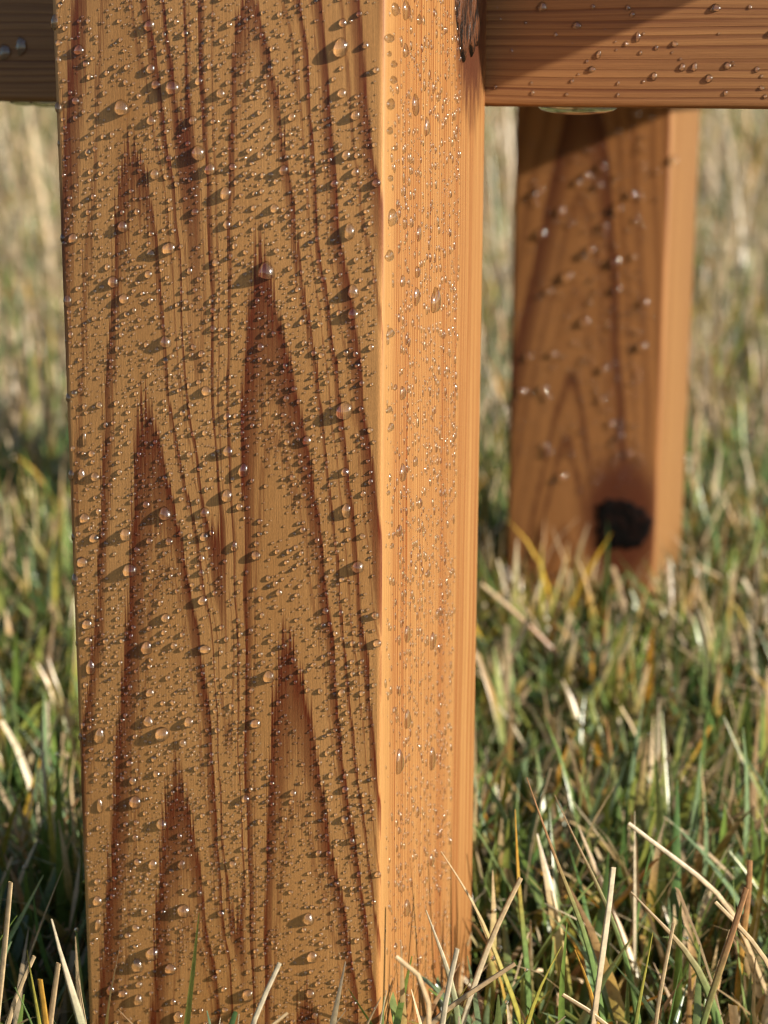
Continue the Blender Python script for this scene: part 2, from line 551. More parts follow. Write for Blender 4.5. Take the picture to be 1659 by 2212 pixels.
n_drop = [0]
def water_drop(which, px, py, dx, dy, label, group, hk=0.80, wav=0.05, pear=None, sag=0.22, name='water_drop'):
    O, U, V, Nn = face_frame(which)
    P0 = on_plane(px, py, O, Nn)
    d = ray(px, py)
    dist = np.linalg.norm(P0 - np.array([0, 0, CAM_H]))
    k = dist / F_PX
    dv = -d / np.linalg.norm(d)
    cosu = math.sqrt(max(0.05, 1 - (U @ dv) ** 2))
    rx = dx * 0.5 * k / cosu
    rz = dy * 0.5 * k / 0.98
    h = hk * min(rx, rz)
    if pear is None: pear = random.uniform(0.05, 0.32)
    n_drop[0] += 1
    P, F = dome(rx, rz, h, pear, sag, wav, 20, 7, n_drop[0])
    Wp = P[:, :1] * U + P[:, 1:2] * V + P[:, 2:3] * Nn
    o = mesh_obj(name, Wp, F, M_WATER, None, True)
    o.location = P0
    o.cycles.is_caustics_caster = True
    tag(o, label, 'water drop', group)
    return P0

placed = {'front': [], 'side': [], 'far': [], 'rail': []}
# beads on the wide face: (x, y, size) read in half-size picture units, three bands of the picture
T1 = [(655,110,50),(1480,205,70,84),(350,215,45),(262,185,30),(262,258,28),(660,297,42),(755,378,62),(868,350,36),(682,365,40),(535,465,65),
      (963,403,40),(1490,98,36),(1487,402,42),(1545,497,44),(843,520,40),(663,520,42),(866,660,60),(915,730,50),(1505,670,42),(1545,743,38),
      (1455,792,36),(985,835,52,62),(1235,735,44),(678,752,42),(1635,790,40),(1520,1000,50,72),(540,978,48),(738,1073,62),(660,1095,40),(1195,900,40),
      (325,1030,44),(852,915,34),(990,970,36),(1160,1170,76),(498,1217,52),(545,1290,46),(650,1185,36),(1535,1260,52,62),(1535,1355,50,56),(302,1300,38,56),
      (940,1135,34),(1135,668,32),(1270,505,36),(335,435,32),(740,683,30),(380,275,30),(1015,720,34),(262,465,34,46),(1295,1250,26),
      (930,1420,30),(1250,1405,26),(1025,470,28),(1085,650,26),(1160,330,28),(1055,310,24),(1590,195,30),(808,145,30),(1000,105,28),(1560,60,26),(1200,265,28)]
T2 = [(725,2,50),(880,55,32),(900,215,46),(438,275,30),(833,275,28),(990,325,34),(1495,300,78,84),(330,225,30),(1135,25,34),(1335,430,42),
      (995,475,48),(1060,558,44,64),(1500,565,38),(990,668,52),(420,585,38),(405,485,32),(362,580,34,60),(374,425,18,60),(375,765,46),(640,705,34),
      (722,745,58),(895,740,44),(1043,715,34),(1505,732,48,64),(415,850,44),(553,835,54),(655,862,32),(740,865,34),(890,845,40),(365,955,52),
      (570,990,66),(880,937,30),(1022,888,32,48),(1115,925,44),(880,1000,30),(1555,975,56),(885,1120,46),(725,1195,42),(600,900,28),(1215,1085,30),
      (1415,1165,30),(385,1222,46),(390,1295,38),(642,1325,54,64),(760,1315,30),(890,1330,66,40),(400,1410,40,72),(465,1295,26),(460,1392,26),(1170,1450,54),
      (1485,1030,26),(1630,1185,34),(655,1240,26),(1638,1305,38),(1320,665,26),(1245,248,28),(1280,205,28),(1325,550,24),(1445,1385,26),(1575,843,26)]
T3 = [(657,45,42),(650,168,48),(710,222,64),(440,230,48,72),(825,172,46),(800,262,36),(1110,178,56,46),(568,350,32),(583,425,36),(685,395,34),
      (593,515,58),(440,535,26,66),(708,612,50),(597,605,26),(595,670,30),(785,663,26),(1070,503,38),(1275,478,32),(1435,500,28),(1500,463,34),
      (1497,592,34),(1530,685,30),(1485,45,36),(603,775,32),(670,787,44),(795,787,34,46),(1015,785,34),(1058,720,26),(975,668,24),(1385,738,30),
      (430,860,30),(430,945,42,50),(432,1050,28,62),(605,902,26),(870,910,26),(803,985,58),(595,1060,32),(632,990,30),(965,998,30),(560,1093,28),
      (1342,1022,50,56),(668,1170,60),(603,1222,52,66),(745,1238,54),(1357,1187,50,56),(610,1305,30),(540,1345,40),(608,1372,44,52),(488,1330,38,48),(1080,1350,52,58),
      (780,1445,46),(980,1415,28),(935,1275,26),(757,1380,28),(1350,1345,42),(975,1325,26),(1370,1440,30),(1410,940,24),(1245,875,24),(1640,830,30)]
def front_label(px, py, a, b):
    P = on_plane(px, py, EDGE, N1)
    u = (P - EDGE) @ E1
    size = ('long drooping' if b > 1.35 * a else 'large round' if max(a, b) >= 54 else 'medium round' if a >= 36 else 'small round')
    side = 'the outer edge' if u < -0.062 else 'the bright corner' if u > -0.027 else 'the centre line'
    lev = ('level with the rail' if P[2] > 0.285 else 'below rail height' if P[2] > 0.21 else 'at mid height' if P[2] > 0.14 else 'above the grass tips' if P[2] > 0.085 else 'among the grass tips')
    lab = '%s drop on near leg wide face, by %s, %s' % (size, side, lev)
    return lab, '%s drops by %s of the wide leg face, %s' % (size, side, lev)
for T, oy in ((T1, 0), (T2, 737), (T3, 1474)):
    for q in T:
        x, y, a = q[:3]
        b = q[3] if len(q) > 3 else a * random.uniform(1.0, 1.12)
        lab, gr = front_label(x / 2, oy + y / 2, a, b)
        P0 = water_drop('front', x / 2, oy + y / 2, a * 0.5 * 0.94, b * 0.5 * 0.94, lab, gr, hk=random.uniform(0.74, 0.9), wav=0.075 if b < 1.3 * a else 0.13)
        placed['front'].append((*P0, max(a, b) * 0.25 * 0.000116))

S_ = [(45,40,32,52),(90,45,26,80),(148,85,18,44),(22,165,34,38),(20,233,20,22),(40,277,26,30),(38,345,28,34),(25,450,34,46),(130,455,22,90),(88,220,18,60),
      (22,565,26,30),(45,640,20,24),(25,770,22,28),(30,940,36,70),(85,965,16,50),(20,1105,36,48),(140,1175,20,50),(215,1300,34,110),(23,1440,36,46),(135,1280,20,80),
      (180,550,18,80),(75,1215,20,50),(145,1010,16,70),(230,420,16,40)]
S2_ = [(18,295,28,32),(25,372,30,38),(75,570,26,80),(60,820,26,56),(15,655,18,22),(30,885,20,26),(185,1005,24,34),(95,1265,26,80),(205,1295,26,80),(75,225,24,60),
       (130,520,18,46),(45,200,18,26),(225,1180,18,44),(150,700,18,50)]
S3_ = [(60,345,40,104),(202,330,30,100),(95,160,30,90),(92,975,36,70),(40,120,18,30),(140,560,18,50),(60,640,18,30),(200,770,22,60),(45,1140,20,30)]
def level(z):
    return 'level with the rail' if z > 0.285 else 'below rail height' if z > 0.21 else 'at mid height' if z > 0.14 else 'above the grass tips' if z > 0.085 else 'among the grass tips'
for T, oy in ((S_, 0), (S2_, 737), (S3_, 1474)):
    for x, y, a, b in T:
        edge = x < 50
        lab, gr = (('rounded water drop beside the corner on the bright narrow face of the near leg', 'drops along the corner of the near leg') if edge else
                   ('long thin water drop running down the bright narrow face of the near leg', 'runs on the narrow face of the near leg'))
        lv = level(on_plane(829 + 6 + x / 2, oy + y / 2, EDGE, E1)[2])
        lab = ('rounded drop beside the corner of the bright narrow near leg face, ' if edge else 'big long drop running down the bright narrow near leg face, ' if b >= 70 else 'short thin drop on the bright narrow near leg face, ') + lv
        gr = 'narrow face set: ' + lab
        P0 = water_drop('side', 829 + 6 + x / 2, oy + y / 2, a * 0.5, b * 0.5, lab, gr, hk=0.5 if not edge else 0.6, wav=0.10, pear=random.uniform(0.1, 0.35), sag=0.1)
        placed['side'].append((*P0, b * 0.25 * 0.000116))

# far leg, read in the right half of the picture
FT = [(885,755,34),(848,785,34),(655,840,40),(685,820,30),(1020,900,46),(690,1010,44),(903,1080,40),(960,975,36),(870,1105,36),(1090,1110,30),(800,1195,50),(1015,1250,42),(878,1390,46),(1010,1130,50),
      (950,720,40),(1080,840,36),(775,910,40),(1260,690,34),(1100,490,44),(1160,505,36),(1015,565,36),(940,800,34),(720,1260,34),(1135,1305,40),
      (635,1540,40),(740,1530,38),(1125,1495,46),(960,1595,40),(605,1690,40),(700,1680,42),(720,1715,36),(1030,1885,34),(720,1955,40),(780,2060,40),(705,1925,30),(1070,1960,34),(950,1725,34),(990,1830,30)]
for x, y, a in FT:
    pf = on_plane(829 + x / 2, y / 2, FARE, N1)
    zn = ('by its bright side' if (pf - FARE) @ E1 > -0.03 else 'by its outer edge' if (pf - FARE) @ E1 < -0.06 else 'along its middle') + (', high below the rail' if pf[2] > 0.22 else ', above mid height' if pf[2] > 0.16 else ', below mid height' if pf[2] > 0.09 else ', near the knot')
    P0 = water_drop('far', 829 + x / 2, y / 2, a * 0.46, a * 0.50, 'blurred drop on the far leg ' + zn, 'far leg drops ' + zn, hk=0.62)
    placed['far'].append((*P0, a * 0.25 * 0.00025))

# rail: flat irregular beads
RT = [(690,30,70,60),(840,110,60,50),(750,150,30,30),(935,235,36,50),(1105,160,34,60),(1055,190,24,34),(1440,35,70,50),(1130,145,16,20),(1290,255,18,22),(1350,290,40,50),
      (1265,190,40,40),(1020,360,20,24),(885,265,18,22),(645,358,16,20),(820,350,24,24),(905,300,50,40),(1020,410,20,24),(1130,352,18,20),(1620,300,30,40),(1590,30,24,30),(1640,380,30,30),(560,220,24,30)]
for x, y, a, b in RT:
    zn = ('large flat' if a * b > 1500 else 'small flat') + ' water drop on the rail ' + ('right beside the near leg' if x < 760 else 'above the bright side of the far leg' if x > 1240 else 'above the far leg')
    P0 = water_drop('rail', 829 + x / 2, y / 2, a * 0.33, b * 0.33, zn, zn + ' (set)', hk=0.5, wav=0.12)
    placed['rail'].append((*P0, a * 0.25 * 0.00014))
for x, y, a, b in [(30, 225, 50, 60), (100, 200, 50, 70)]:
    water_drop('rail', x / 2, y / 2, a * 0.5, b * 0.5, 'flat water drop on the shaded stretch of rail', 'drops on the shaded rail end', hk=0.38, wav=0.14)

# beads on the outer corner of the near leg, seen in outline
for k, (zz, rr) in enumerate(((0.322, .0017), (0.292, .0009), (0.268, .0011), (0.241, .0008), (0.226, .0012), (0.205, .0014), (0.188, .0010), (0.176, .0016), (0.158, .0009), (0.131, .0011), (0.104, .0008))):
    Nn = N1 * 0.62 - E1 * 0.785
    U = E1 * 0.62 + N1 * 0.785
    P, F = dome(rr, rr * 1.25, rr * 0.8, 0.15, 0.2, 0.05, 16, 6, 500 + k)
    o = mesh_obj('water_drop', P[:, :1] * U + P[:, 1:2] * np.array([0, 0, 1.0]) + P[:, 2:3] * Nn, F, M_WATER, None, True)
    o.location = EDGE - (W - 0.0008) * E1 - 0.0008 * N1 + np.array([0, 0, zz])
    o.cycles.is_caustics_caster = True
    tag(o, ('big' if rr > 0.0012 else 'small') + ' bead on the outer corner of the near leg, ' + level(zz), 'water drop', 'outer corner beads, ' + ('big, ' if rr > 0.0012 else 'small, ') + level(zz))

# drops hanging under the rail
def hanging(px, wpx, drop_mm, lab):
    O, U, V, Nn = face_frame('rail')
    P0 = on_plane(px, 232 if px > 500 else 219, O, Nn) - 0.013 * Nn
    P0[2] = RAIL_Z
    rx = wpx * 0.5 * 0.54 / F_PX
    P, F = dome(rx, 0.011, drop_mm / 1000, 0, 0, 0.04, 22, 7, 77 + int(px))
    Wp = P[:, :1] * U + P[:, 1:2] * Nn - P[:, 2:3] * V
    o = mesh_obj('water_drop', Wp, [tuple(reversed(f)) for f in F], M_WATER, None, True)
    o.location = P0
    tag(o, lab, 'water drop')
hanging(1228, 165, 2.3, 'wide water drop hanging under the rail in front of the far leg')
hanging(20, 50, 1.6, 'pale water drop hanging under the shaded end of the rail')
hanging(62, 42, 2.0, 'dark water drop hanging under the shaded rail close to the near leg')

# fine beads nobody could count, one mesh a face
def fine_beads(name, which, n, u0, u1, v0, v1, rmin, rmax, power, tall, hk, label, nth=9, nr=4, keep=None, gap=1.25, grp=None):
    O, U, V, Nn = face_frame(which)
    big = np.array([[(np.array(p[:3]) - O) @ U, (np.array(p[:3]) - O) @ V, p[3]] for p in placed[which]]) if placed[which] else np.zeros((0, 3))
    cell = 2.6 * rmax
    grid = {}
    got = []
    tries = 0
    for b in big:
        got.append((b[0], b[1], b[2]))
    for idx, g in enumerate(got):
        rr = max(1, int(g[2] / cell) + 1)
        for a in range(-rr, rr + 1):
            for c in range(-rr, rr + 1):
                grid.setdefault((int(g[0] // cell) + a, int(g[1] // cell) + c), []).append(g)
    out = []
    while len(out) < n and tries < n * 12:
        tries += 1
        u, v = rng.uniform(u0, u1), rng.uniform(v0, v1)
        r = rmin + (rmax - rmin) * rng.random() ** power
        if keep is not None and not keep(u, v, r): continue
        ci, cj = int(u // cell), int(v // cell)
        ok = True
        for a in (-1, 0, 1):
            for c in (-1, 0, 1):
                for g in grid.get((ci + a, cj + c), ()):
                    if (g[0] - u) ** 2 + ((g[1] - v) / tall) ** 2 < ((g[2] + r) * gap) ** 2:
                        ok = False; break
                if not ok: break
            if not ok: break
        if not ok: continue
        grid.setdefault((ci, cj), []).append((u, v, r))
        out.append((u, v, r))
    Vs, Fq, Ft = [], [], []
    base = 0
    protos = [dome(1, 1, 1, random.uniform(0, 0.3), random.uniform(0.05, 0.25), 0.08, nth, nr, 900 + i) for i in range(10)]
    verts, faces = [], []
    for u, v, r in out:
        P, F = protos[rng.integers(0, 10)]
        q = np.empty_like(P)
        q[:, 0] = P[:, 0] * r * rng.uniform(0.9, 1.1) + u
        q[:, 1] = P[:, 1] * r * tall * rng.uniform(0.9, 1.2) + v
        q[:, 2] = P[:, 2] * r * hk * rng.uniform(0.85, 1.1)
        verts.append(q)
        faces += [tuple(i + base for i in f) for f in F]
        base += len(P)
    A = np.concatenate(verts)
    A = O + A[:, :1] * U + A[:, 1:2] * V + A[:, 2:3] * Nn
    o = mesh_obj(name, A, faces, M_WATER, None, True)
    o.cycles.is_caustics_caster = True
    tag(o, label, 'dew', kind='stuff')
    return o

patch = [(rng.uniform(-W, 0), rng.uniform(0.04, 0.34), rng.uniform(0.004, 0.012)) for _ in range(26)]
def keep_front(u, v, r):
    for a, b, c in patch:
        d = math.hypot(u - a, (v - b) * 0.6)
        if d < c and rng.random() < 0.55: return False
    return True
fine_beads('fine_dew', 'front', 7600, -W + 0.0015, -0.0022, 0.03, 0.345, 0.00020, 0.00082, 2.1, 1.02, 0.72, 'fine water beads thickly covering the wide face of the near leg', keep=keep_front)
fine_beads('fine_dew', 'side', 2800, 0.002, 0.064, 0.03, 0.345, 0.00016, 0.00075, 1.9, 1.7, 0.65, 'fine stretched water beads on the bright narrow face of the near leg', gap=1.05,
           keep=lambda u, v, r: rng.random() < (0.35 if u < 0.012 else 1.0))
fine_beads('fine_dew', 'far', 420, -W + 0.003, -0.004, 0.05, 0.30, 0.0004, 0.0014, 1.8, 1.05, 0.75, 'small water beads on the wide face of the far leg', nth=8, nr=3,
           keep=lambda u, v, r: rng.random() < (1.0 if -0.05 < u < -0.012 else 0.3) and v > 0.075)
fine_beads('fine_dew', 'rail', 90, 0.002, 0.15, RAIL_Z + 0.003, 0.345, 0.0003, 0.0012, 2.2, 1.1, 0.45, 'small flat water beads on the front of the rail', nth=9, nr=3)
for o in (near_leg, far_leg, rail):
    o.cycles.is_caustics_receiver = True

# ------------------------------------------------------------------ grass
t = NT('grass_blade')
at = t.n('Attribute', attribute_name='tint')
tc = t.n('TexCoord')
gno = t.noise(tc.outputs['Object'], 420.0 / S, 3, 0.6)
gcol = t.mix(1.0, at.outputs['Color'], t.ramp(gno, [(0.3, (0.72, 0.72, 0.72)), (0.7, (1.2, 1.2, 1.2))]), 'MULTIPLY')
pr = t.principled(gcol, 0.30, None, 0.7)
tr = t.n('BsdfTranslucent', Color=gcol)
mx = t.n('MixShader')
mx.inputs[0].default_value = 0.24
t.t.links.new(pr.outputs[0], mx.inputs[1]); t.t.links.new(tr.outputs[0], mx.inputs[2])
M_GRASS = t.done(mx)

GREENS = np.array([(0.180, 0.275, 0.058), (0.245, 0.325, 0.110), (0.110, 0.205, 0.058), (0.310, 0.350, 0.078), (0.200, 0.290, 0.145)])
YELLOW = np.array([(0.60, 0.38, 0.04), (0.50, 0.38, 0.08), (0.62, 0.32, 0.05), (0.44, 0.40, 0.07)])
STRAW = np.array([(0.74, 0.57, 0.35), (0.66, 0.48, 0.28), (0.82, 0.70, 0.49), (0.50, 0.34, 0.19), (0.82, 0.64, 0.42)])

def blades(base, height, width, lean, az, curl, kind, K=4, fold=0.25, blunt=None, face=None):
    """vectorised grass blades; kind 0 green, 1 green with dry tip, 2 yellow, 3 straw"""
    N = len(base)
    tt = np.linspace(0, 1, K + 1)
    blunt = np.zeros(N) if blunt is None else blunt
    ang = lean[:, None] + curl[:, None] * tt[None] ** 1.5
    seg = height[:, None] / K
    dxy = np.sin(ang) * seg
    dz = np.cos(ang) * seg
    r = np.concatenate([np.zeros((N, 1)), np.cumsum(dxy[:, :-1], 1)], 1)
    z = np.concatenate([np.zeros((N, 1)), np.cumsum(dz[:, :-1], 1)], 1)
    dirx, diry = np.cos(az), np.sin(az)
    cx = base[:, 0:1] + r * dirx[:, None]
    cy = base[:, 1:2] + r * diry[:, None]
    cz = base[:, 2:3] + z
    fa = (az + np.pi / 2 if face is None else face)[:, None] + rng.normal(0, 0.5, (N, 1)) * tt[None]
    sx, sy = np.cos(fa), np.sin(fa)
    taper = np.where(blunt[:, None] > 0.5, 1.0 - 0.25 * tt[None], np.clip((1 - tt[None] ** 2.2), 0.03, 1) ** 0.75)
    taper = taper * np.clip(0.65 + tt[None] * 1.4, 0, 1)
    w = width[:, None] * 0.5 * taper
    fx, fy = -sy * fold * w, sx * fold * w
    V = np.empty((N, K + 1, 3, 3), np.float32)
    V[:, :, 0] = np.stack([cx - sx * w, cy - sy * w, cz], -1)
    V[:, :, 1] = np.stack([cx + fx, cy + fy, cz], -1)
    V[:, :, 2] = np.stack([cx + sx * w, cy + sy * w, cz], -1)
    col = np.empty((N, K + 1, 3), np.float32)
    g = GREENS[rng.integers(0, len(GREENS), N)] * rng.uniform(0.7, 1.25, (N, 1))
    y = YELLOW[rng.integers(0, len(YELLOW), N)] * rng.uniform(0.7, 1.1, (N, 1))
    s = STRAW[rng.integers(0, len(STRAW), N)] * rng.uniform(0.65, 1.1, (N, 1))
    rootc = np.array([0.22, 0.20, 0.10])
    for i, q in enumerate(tt):
        c = np.where((kind == 0)[:, None], g, np.where((kind == 2)[:, None], y, s))
        tip = np.clip((q - 0.55) / 0.35, 0, 1)
        mid = np.clip((q - 0.35) / 0.3, 0, 1)
        dry = g * (1 - mid) + y * mid
        dry = dry * (1 - tip) + s * tip
        c = np.where((kind == 1)[:, None], dry, c)
        c = np.where((kind == 2)[:, None] & (q < 0.4), 0.5 * y + 0.5 * g, c)
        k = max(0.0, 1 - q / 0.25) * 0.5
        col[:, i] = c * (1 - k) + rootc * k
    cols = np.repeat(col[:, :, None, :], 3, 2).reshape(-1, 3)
    idx = (np.arange(N)[:, None, None] * (K + 1) * 3 + np.arange(K)[None, :, None] * 3 + np.array([0, 1])[None, None]).ravel()
    Q = np.stack([idx, idx + 1, idx + 4, idx + 3], 1)
    return V.reshape(-1, 3), Q, cols, V

def outside_legs(b, margin):
    keep = np.ones(len(b), bool)
    for o in (np.zeros(3), fl, np.array([-0.70, 0, 0]), np.array([-0.735, fl[1], 0])):
        d = b - EDGE
        tx, ty = d @ E1, -(d @ N1)
        m = margin[:len(b)] if hasattr(margin, '__len__') else margin
        keep &= ~((tx > o[0] - W - m) & (tx < o[0] + m) & (ty > o[1] - m) & (ty < o[1] + W + m))
    return keep

def wedge(n, y0, y1, half0, slope, pw=1.0):
    y = y0 + (y1 - y0) * rng.random(n * 2) ** pw
    ok = rng.random(n * 2) < (half0 + slope * y) / (half0 + slope * y1) if pw == 1.0 else np.ones(n * 2, bool)
    y = y[ok][:n]
    x = rng.uniform(-1, 1, len(y)) * (half0 + slope * y)
    return np.stack([x, y, np.full(len(y), -0.004)], 1)

def sward(name, label, n, y0, y1, half0, slope, hmean, hsd, hmax, wmean, kinds, K, pw=1.0, leanm=0.35, margin=0.002, pts=None):
    b = wedge(n, y0, y1, half0, slope, pw) if pts is None else pts
    # tufts: pull blades together a little
    ph = np.sin(b[:, 0] * 95 + np.sin(b[:, 1] * 60) * 2) * 0.004
    b[:, 0] += ph * (b[:, 1] > 0.5)
    b = b[outside_legs(b, margin)]
    N = len(b)
    h = np.clip(np.exp(rng.normal(np.log(hmean), hsd, N)), 0.015, hmax)
    w = wmean * rng.uniform(0.6, 1.35, N)
    kind = rng.choice(4, N, p=kinds)
    w = np.where(kind == 3, w * 0.68, w)
    lean = np.abs(rng.normal(0, leanm, N))
    lean = np.where(kind == 3, lean * 1.5, lean)
    curl = rng.normal(0.5, 0.65, N)
    blunt = (rng.random(N) < np.where(kind == 3, 0.3, 0.0)).astype(float)
    V, Q, cols, V4 = blades(b, h, w, lean, rng.uniform(0, 2 * np.pi, N), curl, kind, K, 0.25, blunt)
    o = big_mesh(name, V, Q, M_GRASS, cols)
    tag(o, label, 'grass', kind='stuff')
    return V4

near4 = sward('lawn_grass', 'short mixed green and straw grass round both table legs', 20000, 0.60, 1.45, 0.07, 0.24, 0.039, 0.36, 0.074, 0.0041, [0.46, 0.23, 0.06, 0.25], 5, leanm=0.85)
front4 = sward('lawn_grass', 'sharp taller grass crowding the foot of the near leg', 6400, 0.37, 0.64, 0.07, 0.24, 0.053, 0.30, 0.094, 0.0040, [0.48, 0.26, 0.05, 0.21], 6, leanm=0.8)
sward('lawn_grass', 'blurred lawn behind the table legs', 26000, 1.45, 4.2, 0.15, 0.25, 0.042, 0.35, 0.10, 0.0046, [0.17, 0.06, 0.08, 0.69], 3)
sward('lawn_grass', 'pale dry lawn far behind the table', 20000, 4.2, 16.0, 0.3, 0.27, 0.085, 0.4, 0.25, 0.014, [0.10, 0.04, 0.06, 0.80], 3)
# surroundings of the view, thinner
ang_ = rng.uniform(0, 2 * np.pi, 16000)
rad_ = 0.15 + 3.4 * rng.random(16000) ** 0.75
po = np.stack([rad_ * np.cos(ang_), 0.6 + rad_ * np.sin(ang_), np.full(16000, -0.004)], 1)
po = po[(np.abs(po[:, 0]) > 0.09 + 0.25 * np.maximum(po[:, 1], 0)) | (po[:, 1] < 0.36)]
po = po[(np.hypot(po[:, 0], po[:, 1]) > 0.18)]
po = po[~((po[:, 1] > 0.05) & (po[:, 1] < 0.37) & (np.abs(po[:, 0]) < 0.12))]
sward('lawn_grass', 'lawn spreading to both sides of the table', 0, 0, 1, 0, 0, 0.040, 0.3, 0.07, 0.0036, [0.40, 0.12, 0.10, 0.38], 3, pts=po)

# tall dry weeds at the back
bw = wedge(5200, 4.3, 15.0, 0.4, 0.27)
Nw = len(bw)
kw = rng.choice(4, Nw, p=[0.30, 0.05, 0.05, 0.60])
V, Q, cols, _ = blades(bw, rng.uniform(0.15, 0.75, Nw), rng.uniform(0.004, 0.012, Nw), np.abs(rng.normal(0, 0.4, Nw)), rng.uniform(0, 2 * np.pi, Nw), rng.normal(0.7, 0.6, Nw), kw, 6, 0.3)
bw2 = wedge(900, 2.2, 5.5, 0.3, 0.27)
N2 = len(bw2)
V2, Q2, c2, _ = blades(bw2, rng.uniform(0.12, 0.50, N2), rng.uniform(0.003, 0.007, N2), np.abs(rng.normal(0, 0.5, N2)), rng.uniform(0, 2 * np.pi, N2), rng.normal(0.9, 0.6, N2), rng.choice(4, N2, p=[0.2, 0.05, 0.05, 0.7]), 6, 0.3)
Q = np.concatenate([Q, Q2 + len(V)]); V = np.concatenate([V, V2]); cols = np.concatenate([cols, c2])
tag(big_mesh('tall_dry_grass', V, Q, M_GRASS, cols), 'tall dry grass and weeds blurred at the back', 'grass', kind='stuff')

# single blades that stand out in front
def ribbon(name, pts, Y, width_px, c0, c1, label, group, blunt=True, depth_lean=0.0):
    """a blade whose spine passes picture points at depth Y and is carried on to the ground"""
    if Y >= 0.55:                        # stands where its foot meets the turf
        d = ray(*pts[-1])
        Y = d[1] * (CAM_H - 0.012) / -d[2]
    P = []
    npt = len(pts)
    for i, (x, y) in enumerate(pts):
        P.append(on_plane(x, y, np.array([0, Y + depth_lean * (1 - i / max(1, npt - 1)), 0]), np.array([0, 1.0, 0])))
    d = P[-1] - P[-2]
    d = d / np.linalg.norm(d)
    d = 0.55 * d + np.array([0, 0, -0.75]); d /= np.linalg.norm(d)
    if P[-1][2] > 0:
        kk = (P[-1][2] + 0.004) / -d[2]
        P.append(P[-1] + d * kk)
    P = np.array(P)
    # resample smoothly
    seg = np.concatenate([[0], np.cumsum(np.linalg.norm(np.diff(P, axis=0), axis=1))])
    ts = np.linspace(0, seg[-1], 15)
    S = np.stack([np.interp(ts, seg, P[:, k]) for k in range(3)], 1)
    for _ in range(2):
        S[1:-1] = 0.25 * S[:-2] + 0.5 * S[1:-1] + 0.25 * S[2:]
    hw = width_px * (0.50 if Y < 0.53 else 0.38) * Y / F_PX
    q = np.linspace(0, 1, 15)
    tp = 1.55 * np.clip(q / 0.55, 0.05, 1) ** 0.75 if not blunt else np.clip(0.8 + q, 0, 1)
    tw = random.uniform(-0.5, 0.5)
    vs_, fs, cs = [], [], []
    for i in range(15):
        tan = S[min(i + 1, 14)] - S[max(i - 1, 0)]
        tan /= np.linalg.norm(tan)
        view = np.array([math.sin(tw + 0.4 * q[i]), -math.cos(tw + 0.4 * q[i]), 0.0])
        side = np.cross(tan, view); side /= np.linalg.norm(side)
        out = np.cross(side, tan)
        w = hw * tp[i]
        for a, b in ((-1, 0.0), (-0.45, -0.28), (0, -0.36), (0.45, -0.28), (1, 0.0), (0.4, 0.12), (-0.4, 0.12)):
            vs_.append(S[i] + side * w * a + out * w * b)
            m = min(1.0, max(0.0, (q[i] - 0.14) / 0.26))
            cs.append(np.array(c0) * (1 - m) + np.array(c1) * m)
    for i in range(14):
        for k in range(7):
            a, b = i * 7 + k, i * 7 + (k + 1) % 7
            fs.append((a, b, b + 7, a + 7))
    o = big_mesh(name, np.array(vs_) - S[-1], np.array(fs), M_GRASS, np.array(cs))
    o.location = S[-1]
    tag(o, label, 'grass blade', group)

